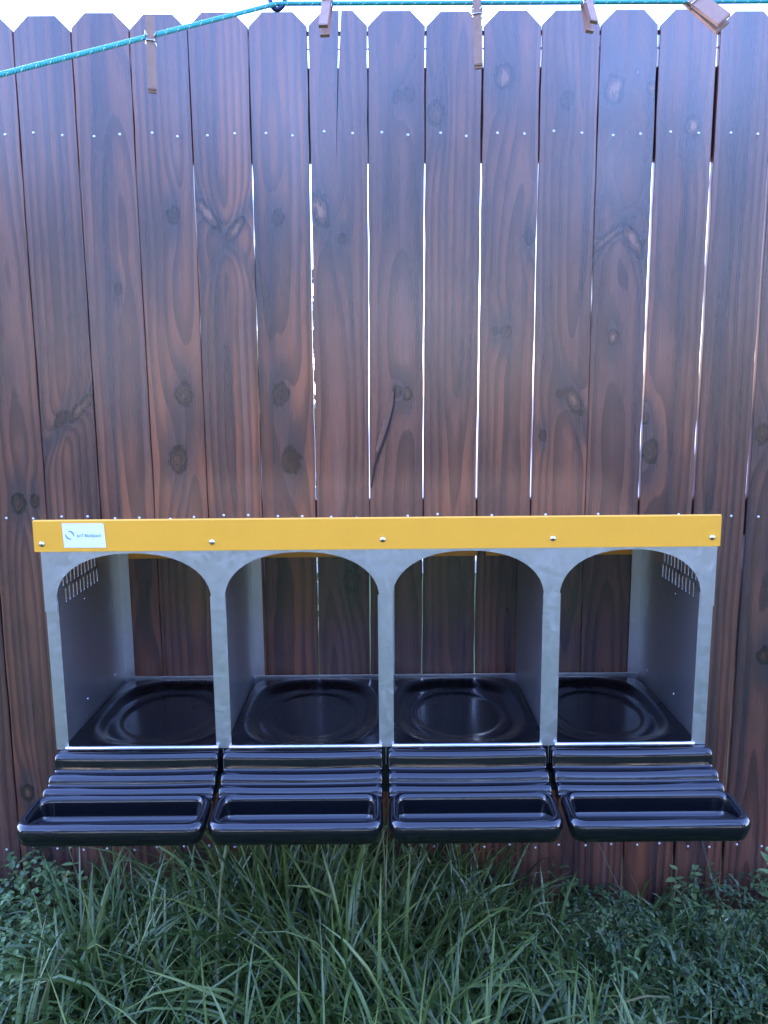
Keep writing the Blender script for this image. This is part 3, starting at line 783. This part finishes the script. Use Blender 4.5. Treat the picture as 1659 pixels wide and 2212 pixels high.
def weed(base, topp, leaves, Lf, Wf, label, bend=.02):
    e = tag(empty('leafy_weed', base), label, 'weed', 'leafy weeds along the fence foot')
    b, t_ = Vector((0, 0, -.01)), Vector(topp)-Vector(base); mid = (b+t_)/2 + Vector((bend, 0, 0))
    pt = [b*(1-s)**2 + mid*2*s*(1-s) + t_*s*s for s in np.linspace(0, 1, 9)]
    bm = bmesh.new(); tube(bm, pt, [.0022*(1-.6*i/8) for i in range(9)], 6); link('stem', bm_mesh(bm, True), M['stem'], e)
    lm = leaf_mesh(Lf, Wf)
    for i in range(leaves):
        s = .45 + .55*i/max(1, leaves-1); p = pt[min(8, int(round(s*8)))]
        l = link('leaf', lm, M['weed'], e, p); sc = random.uniform(.7, 1.1)*(1.15-.35*s); l.scale = (sc, sc, sc)
        l.rotation_euler = (random.uniform(-.4, .4), random.uniform(-.7, .15), i*2.4 + random.uniform(-.4, .4))
        if -.04 + p.y + base[1] > -.1: l.rotation_euler[2] = random.uniform(math.pi*1.0, math.pi*2.0)
def gp(x, y, Y): 
    p = px(x, y, Y); return (p.x, p.y, p.z)
def wd(x, y, Y, dx, *a, **k):
    t_ = gp(x, y, Y); weed((t_[0]+dx, t_[1], 0), t_, *a, **k)
wd(1655, 1836, -.10, .03, 9, .042, .020, 'leafy weed with pale oval leaves beside the right end of the box', bend=.03)
wd(1502, 1868, -.08, -.03, 8, .034, .024, 'leafy weed with yellowish leaves in front of bare dark pickets')
wd(1462, 1878, -.10, .02, 7, .032, .022, 'small leafy weed half hidden in ground cover near yellowish one', bend=-.02)
wd(118, 1876, -.20, .02, 8, .030, .014, 'thin upright weed rising out of the clover patch', bend=.0)
wd(150, 1835, -.16, .03, 7, .034, .012, 'tall thin weed between the clover patch and the long grass', bend=.02)
# lone stalks leaning against the fence
def stalk(p0, p1, label, r=.0014, bow=.02):
    a, b = Vector(gp(*p0)), Vector(gp(*p1)); mid = (a+b)/2 + Vector((bow, 0, bow))
    bm = bmesh.new(); tube(bm, [a*(1-s)**2 + mid*2*s*(1-s) + b*s*s for s in np.linspace(0, 1, 10)], [r*(1-.5*i/9) for i in range(10)], 6)
    tag(link('grass_stalk', bm_mesh(bm, True), M['stem']), label, 'stalk', 'bare stalks at the fence foot')
stalk((1392, 2010, -.12), (1293, 1822, -.06), 'bare pale stalk leaning left up to the underside of the box', .0015, -.01)
stalk((1560, 1990, -.05), (1517, 1818, -.03), 'short brown stalk leaning on the dark pickets', .0018, .0)

# ------------------------------------------------------------------ unseen trees added behind the camera to block low sky light
nl = 15000
cx_ = rng.uniform(-19, 19, nl); hmax = 5.3 + .9*np.sin(cx_*1.3) + .5*np.sin(cx_*3.1+1)
cy_ = -9.0 - np.abs(rng.normal(0, 1.0, nl)) - .02*cx_**2*0
cz_ = hmax*rng.uniform(0, 1, nl)**.8
cc = np.stack([cx_, cy_, cz_], 1); u_ = rng.normal(size=(nl, 3)); u_ /= np.linalg.norm(u_, axis=1)[:, None]
w_ = np.cross(u_, rng.normal(size=(nl, 3))); w_ /= np.linalg.norm(w_, axis=1)[:, None]; sz = rng.uniform(.10, .26, nl)[:, None]
qv = np.stack([cc-u_*sz, cc+w_*sz*.6, cc+u_*sz, cc-w_*sz*.6], 1); qv[..., 2] = np.maximum(qv[..., 2], 0)
big_mesh('sky_block_trees', qv, np.arange(nl*4).reshape(-1, 4), np.repeat(rng.random(nl)*.9, 4), np.full(nl*4, .8), M['block_leaf'], 'stuff', 'added unseen belt of dark trees that blocks the low sky light', 'trees', smooth=False)

# ------------------------------------------------------------------ shrub on the far side, glimpsed through the gaps
sh = tag(empty('shrub', (-1.35, 1.0, 0)), 'dense green shrub behind the fence, glimpsed through its narrow gaps', 'shrub')
nl = 9000
c3 = np.stack([rng.uniform(-1.6, 1.15, nl), rng.uniform(-.55, .55, nl), 1.95*rng.uniform(0, 1, nl)**.85], 1)
u_ = rng.normal(size=(nl, 3)); u_ /= np.linalg.norm(u_, axis=1)[:, None]
w_ = np.cross(u_, rng.normal(size=(nl, 3))); w_ /= np.linalg.norm(w_, axis=1)[:, None]; sz = rng.uniform(.03, .06, nl)[:, None]
qv = np.stack([c3-u_*sz, c3+w_*sz*.5, c3+u_*sz, c3-w_*sz*.5], 1); qv[..., 2] = np.maximum(qv[..., 2], 0.01)
cr_ = big_mesh('crown', qv, np.arange(nl*4).reshape(-1, 4), np.repeat(rng.random(nl)*.9, 4), np.full(nl*4, .8), M['grass'], None, smooth=False); cr_.parent = sh
for x, y in ((-.9, .1), (-.2, -.1), (.55, .05)):
    bm = bmesh.new(); tube(bm, [(x, y, -.1), (x+.05, y+.02, .8), (x-.04, y, 1.6)], [.03, .022, .008], 8); link('stem', bm_mesh(bm, True), M['stem'], sh)
